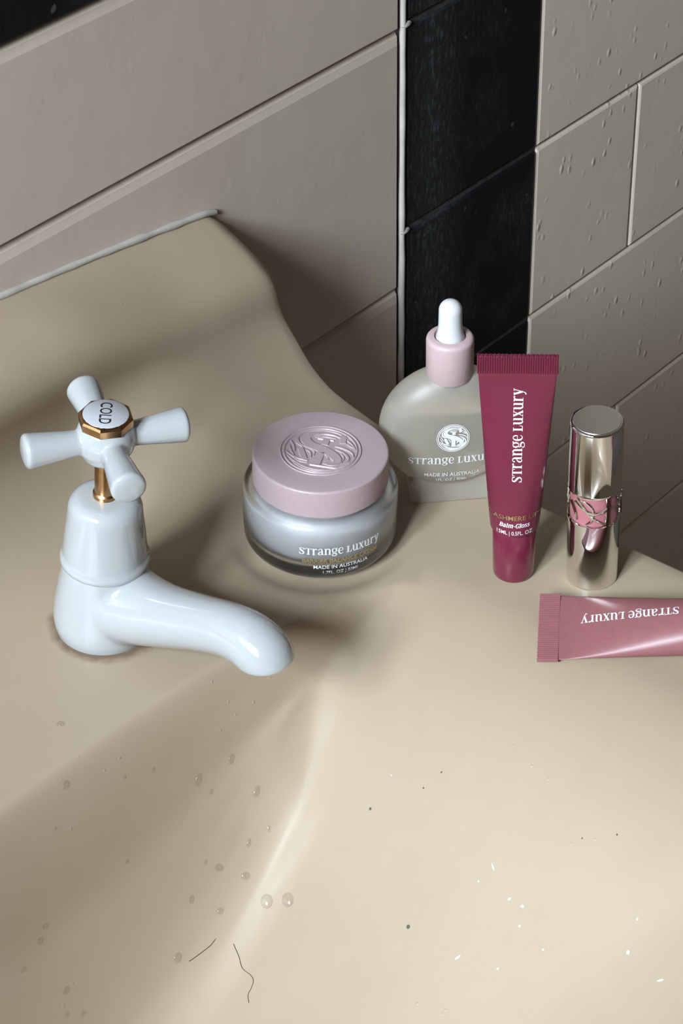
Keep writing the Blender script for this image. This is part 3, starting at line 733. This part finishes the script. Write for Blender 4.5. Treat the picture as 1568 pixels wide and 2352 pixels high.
LET = [bar(4.3,0,4.3,13.5,1.5), [(-9.5,10.5,.9),(-6,8.4,1.0),(-2,6.6,1.1),(1.5,7.2,1.0),(4,8.4,.9)], [(-8.5,12.8,.8),(-5.5,9.0,.9),(-1.5,4.4,.9),(3.8,.6,1.1)],
 [(-6.5,12.0,.7),(-3.8,11.2,.8),(-1.8,8.8,.8),(-1.5,6.0,.7),(-2.2,3.2,.7),(-4.2,1.0,.6)], [(-12,9.5,1.0),(-9.5,6.0,.9),(-8.5,2.0,.8)], [(5,8.6,.7),(7.5,8.0,.7),(9.6,8.8,.8),(11.2,7.0,.9),(11.5,3.5,.8),(10.0,1.0,.7)],
 [(9.5,13.2,1.2),(10.4,10.4,1.3),(12.5,8.8,1.0)], [(11.5,13.2,1.0),(13.2,10.5,1.2),(12.4,8.4,.9)], bar(15.5,0,15.5,13.5,1.3), [(14,12,.9),(19,7,1.0),(24,1.5,.9)], [(18,1,.8),(22,6,1.0),(26,12,.9)], bar(29,0,29,13.5,1.3), [(-14,1,.9),(-17,7,1.1),(-21,12.5,.9)], bar(-24.5,0,-24.5,13.5,1.4), [(-24,10,.8),(-18,3,.9),(-14,11,.8)]]
mesh('openwork_letters', *ribbons(LET, 1.0, band, 0.45, lip=.18, n=6), 'silver', ls, angle=30)

# ---------------------------------------------------------------- water drops, hairs, white flecks and specks in the bowl
def deck_frame(x, y, rz=0.0):
    n = Vector(deck_normal(x, y)); return n, (Vector((0, 0, 1)).rotation_difference(n)) @ Quaternion((0, 0, 1), rz)
def blob_mesh(name, prof, mat, n=18):
    vs, fs = lathe(prof, n)
    me = bpy.data.meshes.new(name); me.from_pydata([(x * MM, y * MM, z * MM) for x, y, z in vs], [], fs)
    bm = bmesh.new(); bm.from_mesh(me); bmesh.ops.recalc_face_normals(bm, faces=bm.faces)
    for f in bm.faces: f.smooth = True
    bm.to_mesh(me); bm.free(); me.materials.append(M[mat]); return me
def place_small(name, me, x, y, s, rz, label, cat, group, lift=0.0):
    n, q = deck_frame(x, y, rz)
    o = bpy.data.objects.new(name, me); col.objects.link(o)
    p = Vector((x, y, deck_z(x, y))) + n * lift
    o.location = p * MM; o.rotation_mode = 'QUATERNION'; o.rotation_quaternion = q; o.scale = s
    return tag(o, label, cat, group)
drop_me = blob_mesh('water_drop', [(0, -.08), (.95, -.08), (1.0, .06), (.9, .24), (.7, .40), (.4, .50), (0, .54)], 'water')
DROPS = [(-220.4,-114.4,1.5,1.5),(-237.9,-133.7,1.2,1.8),(-166.8,-148.4,1.2,2.2),(-182.9,-146.1,1.3,2.6),(-163.4,-157.7,1.2,2.4),(-188.4,-159.6,1.9,1.5),(-181.5,-166.9,1.8,1.6),(-181.8,-177.6,2.4,2.8),(-177.7,-184.8,2.4,2.8),(-174.7,-162.9,0.9,1.8),(-203.0,-158.4,1.0,1.7),(-195.3,-165.7,1.4,1.4),(-217.1,-163.1,1.5,2.2),(-263.9,-144.1,1.1,1.3),(-267.7,-144.9,1.1,1.4),(-264.1,-152.0,1.2,1.6),(-267.1,-154.6,0.8,1.2),(-260.9,-156.2,0.9,1.2),(-222.5,-145.5,0.8,1.1),(-166.2,-165.9,0.7,1.4),(-200.5,-140.6,0.6,1.2),(-192.2,-156.5,0.7,1.2),(-248.0,-137.5,0.6,0.7),(-277.7,-146.2,0.8,1.4),(-213.6,-138.6,0.5,1.0),(-179.4,-149.1,0.7,1.3)]
DROP_L = {0: 'lone round water drop on the ledge below and left of the tap', 7: 'larger flat water drop, left of the pair above the curled hair', 8: 'larger flat water drop, right of the pair above the curled hair', 12: 'oval water drop just left of the short faint hair', 4: 'oval water drop furthest right of those below the tap spout', 5: 'glinting round water drop up and left of the pair of large drops', 1: 'slanting water drop on the shadowed edge of the bowl at left'}
for i_, (x, y, a, b_) in enumerate(DROPS):
    dl_ = DROP_L.get(i_, 'small clear water drop clinging to the shaded inside of the cream bowl')
    place_small('water_drop', drop_me, x, y, (a, b_, min(a, b_) * .75), math.radians(-50 + random.uniform(-12, 12)), dl_, 'water drop', 'water drops in the bowl')
fleck_me = blob_mesh('fleck_blob', [(0, -.1), (.8, -.1), (1.0, .05), (.75, .22), (0, .28)], 'fleck_mat', 8)  # small low white flecks lying on the bowl surface
FLECKS = [(-141.5,-254.0,0.35,1.6),(-146.8,-265.6,0.8,0.6),(-146.8,-271.4,0.7,0.7),(-151.7,-273.9,0.55,0.6),(-154.1,-286.2,0.45,0.5),(-167.2,-257.9,1.5,0.45),(-164.4,-273.9,0.55,0.5),(-135.0,-312.7,0.4,0.7),(-144.0,-315.4,0.7,0.9),(-147.6,-331.4,1.4,0.45),(-146.8,-251.5,0.4,0.4),(-133.0,-199.4,0.35,0.35)]
FLECK_L = {0: 'thin upright white fleck, highest of the thin flecks in the bowl', 5: 'thin level white fleck, furthest left of the flecks low in the bowl', 9: 'thin slanting white fleck nearest the lower right corner', 8: 'chunky white fleck up and left of the thin slanting fleck', 11: 'pinprick white fleck high up below the tap spout'}
for i_, (x, y, a, b_) in enumerate(FLECKS):
    cl_ = FLECK_L.get(i_, 'tiny rounded white fleck on the brightly lit side of the cream bowl')
    place_small('white_fleck', fleck_me, x, y, (a, b_, .4), math.radians(-50 + random.uniform(-25, 25)), cl_, 'fleck', 'white flecks in the bowl')
sp_me = blob_mesh('dirt_speck', [(0, -.1), (.85, -.1), (1.0, .05), (.7, .2), (0, .26)], 'speck', 8)
SPECKS = [(-166.9,-234.6,0.85),(-125.4,-217.4,0.4),(-131.8,-213.9,0.4),(-122.9,-279.8,0.35),(-117.3,-290.9,0.4),(-144.1,-198.1,0.6)]
SPECK_L = {0: 'largest dark dirt speck, low in the middle of the bowl', 5: 'dull speck just above the bright glint in the bowl'}
for i_, (x, y, a) in enumerate(SPECKS):
    sl_ = SPECK_L.get(i_, 'pinprick dark speck of dirt on the lit side of the bowl')
    place_small('dirt_speck', sp_me, x, y, (a, a * .9, .3), 0.4, sl_, 'speck', 'dirt specks in the bowl')
place_small('dirt_speck', sp_me, -83.9, -59.3 , (.5, .4, .3), 0, 'tiny black speck on the ledge between tap and jar', 'speck', None)
def hair(pts, label):
    P = [(x, y, deck_z(x, y) + .12) for x, y in catmull(pts, 5)]
    tag(mesh('hair', *tube(P, [.13] * len(P), 5), 'hair'), label, 'hair')
HAIR_A = [(-198.4,-174.8),(-200.2,-179.1),(-202.2,-182.4),(-202.5,-186.7),(-203.5,-189.1),(-205.9,-190.0),(-208.2,-190.4),(-210.1,-192.5)]
hair(HAIR_A, 'long curled dark hair stuck to the bowl near the bottom edge')
HAIR_B = [(-201.9,-168.9),(-204.2,-168.7),(-206.2,-168.2),(-210.2,-167.1),(-214.0,-166.0)]
hair(HAIR_B, 'short faint hair beside a water drop in the bowl')
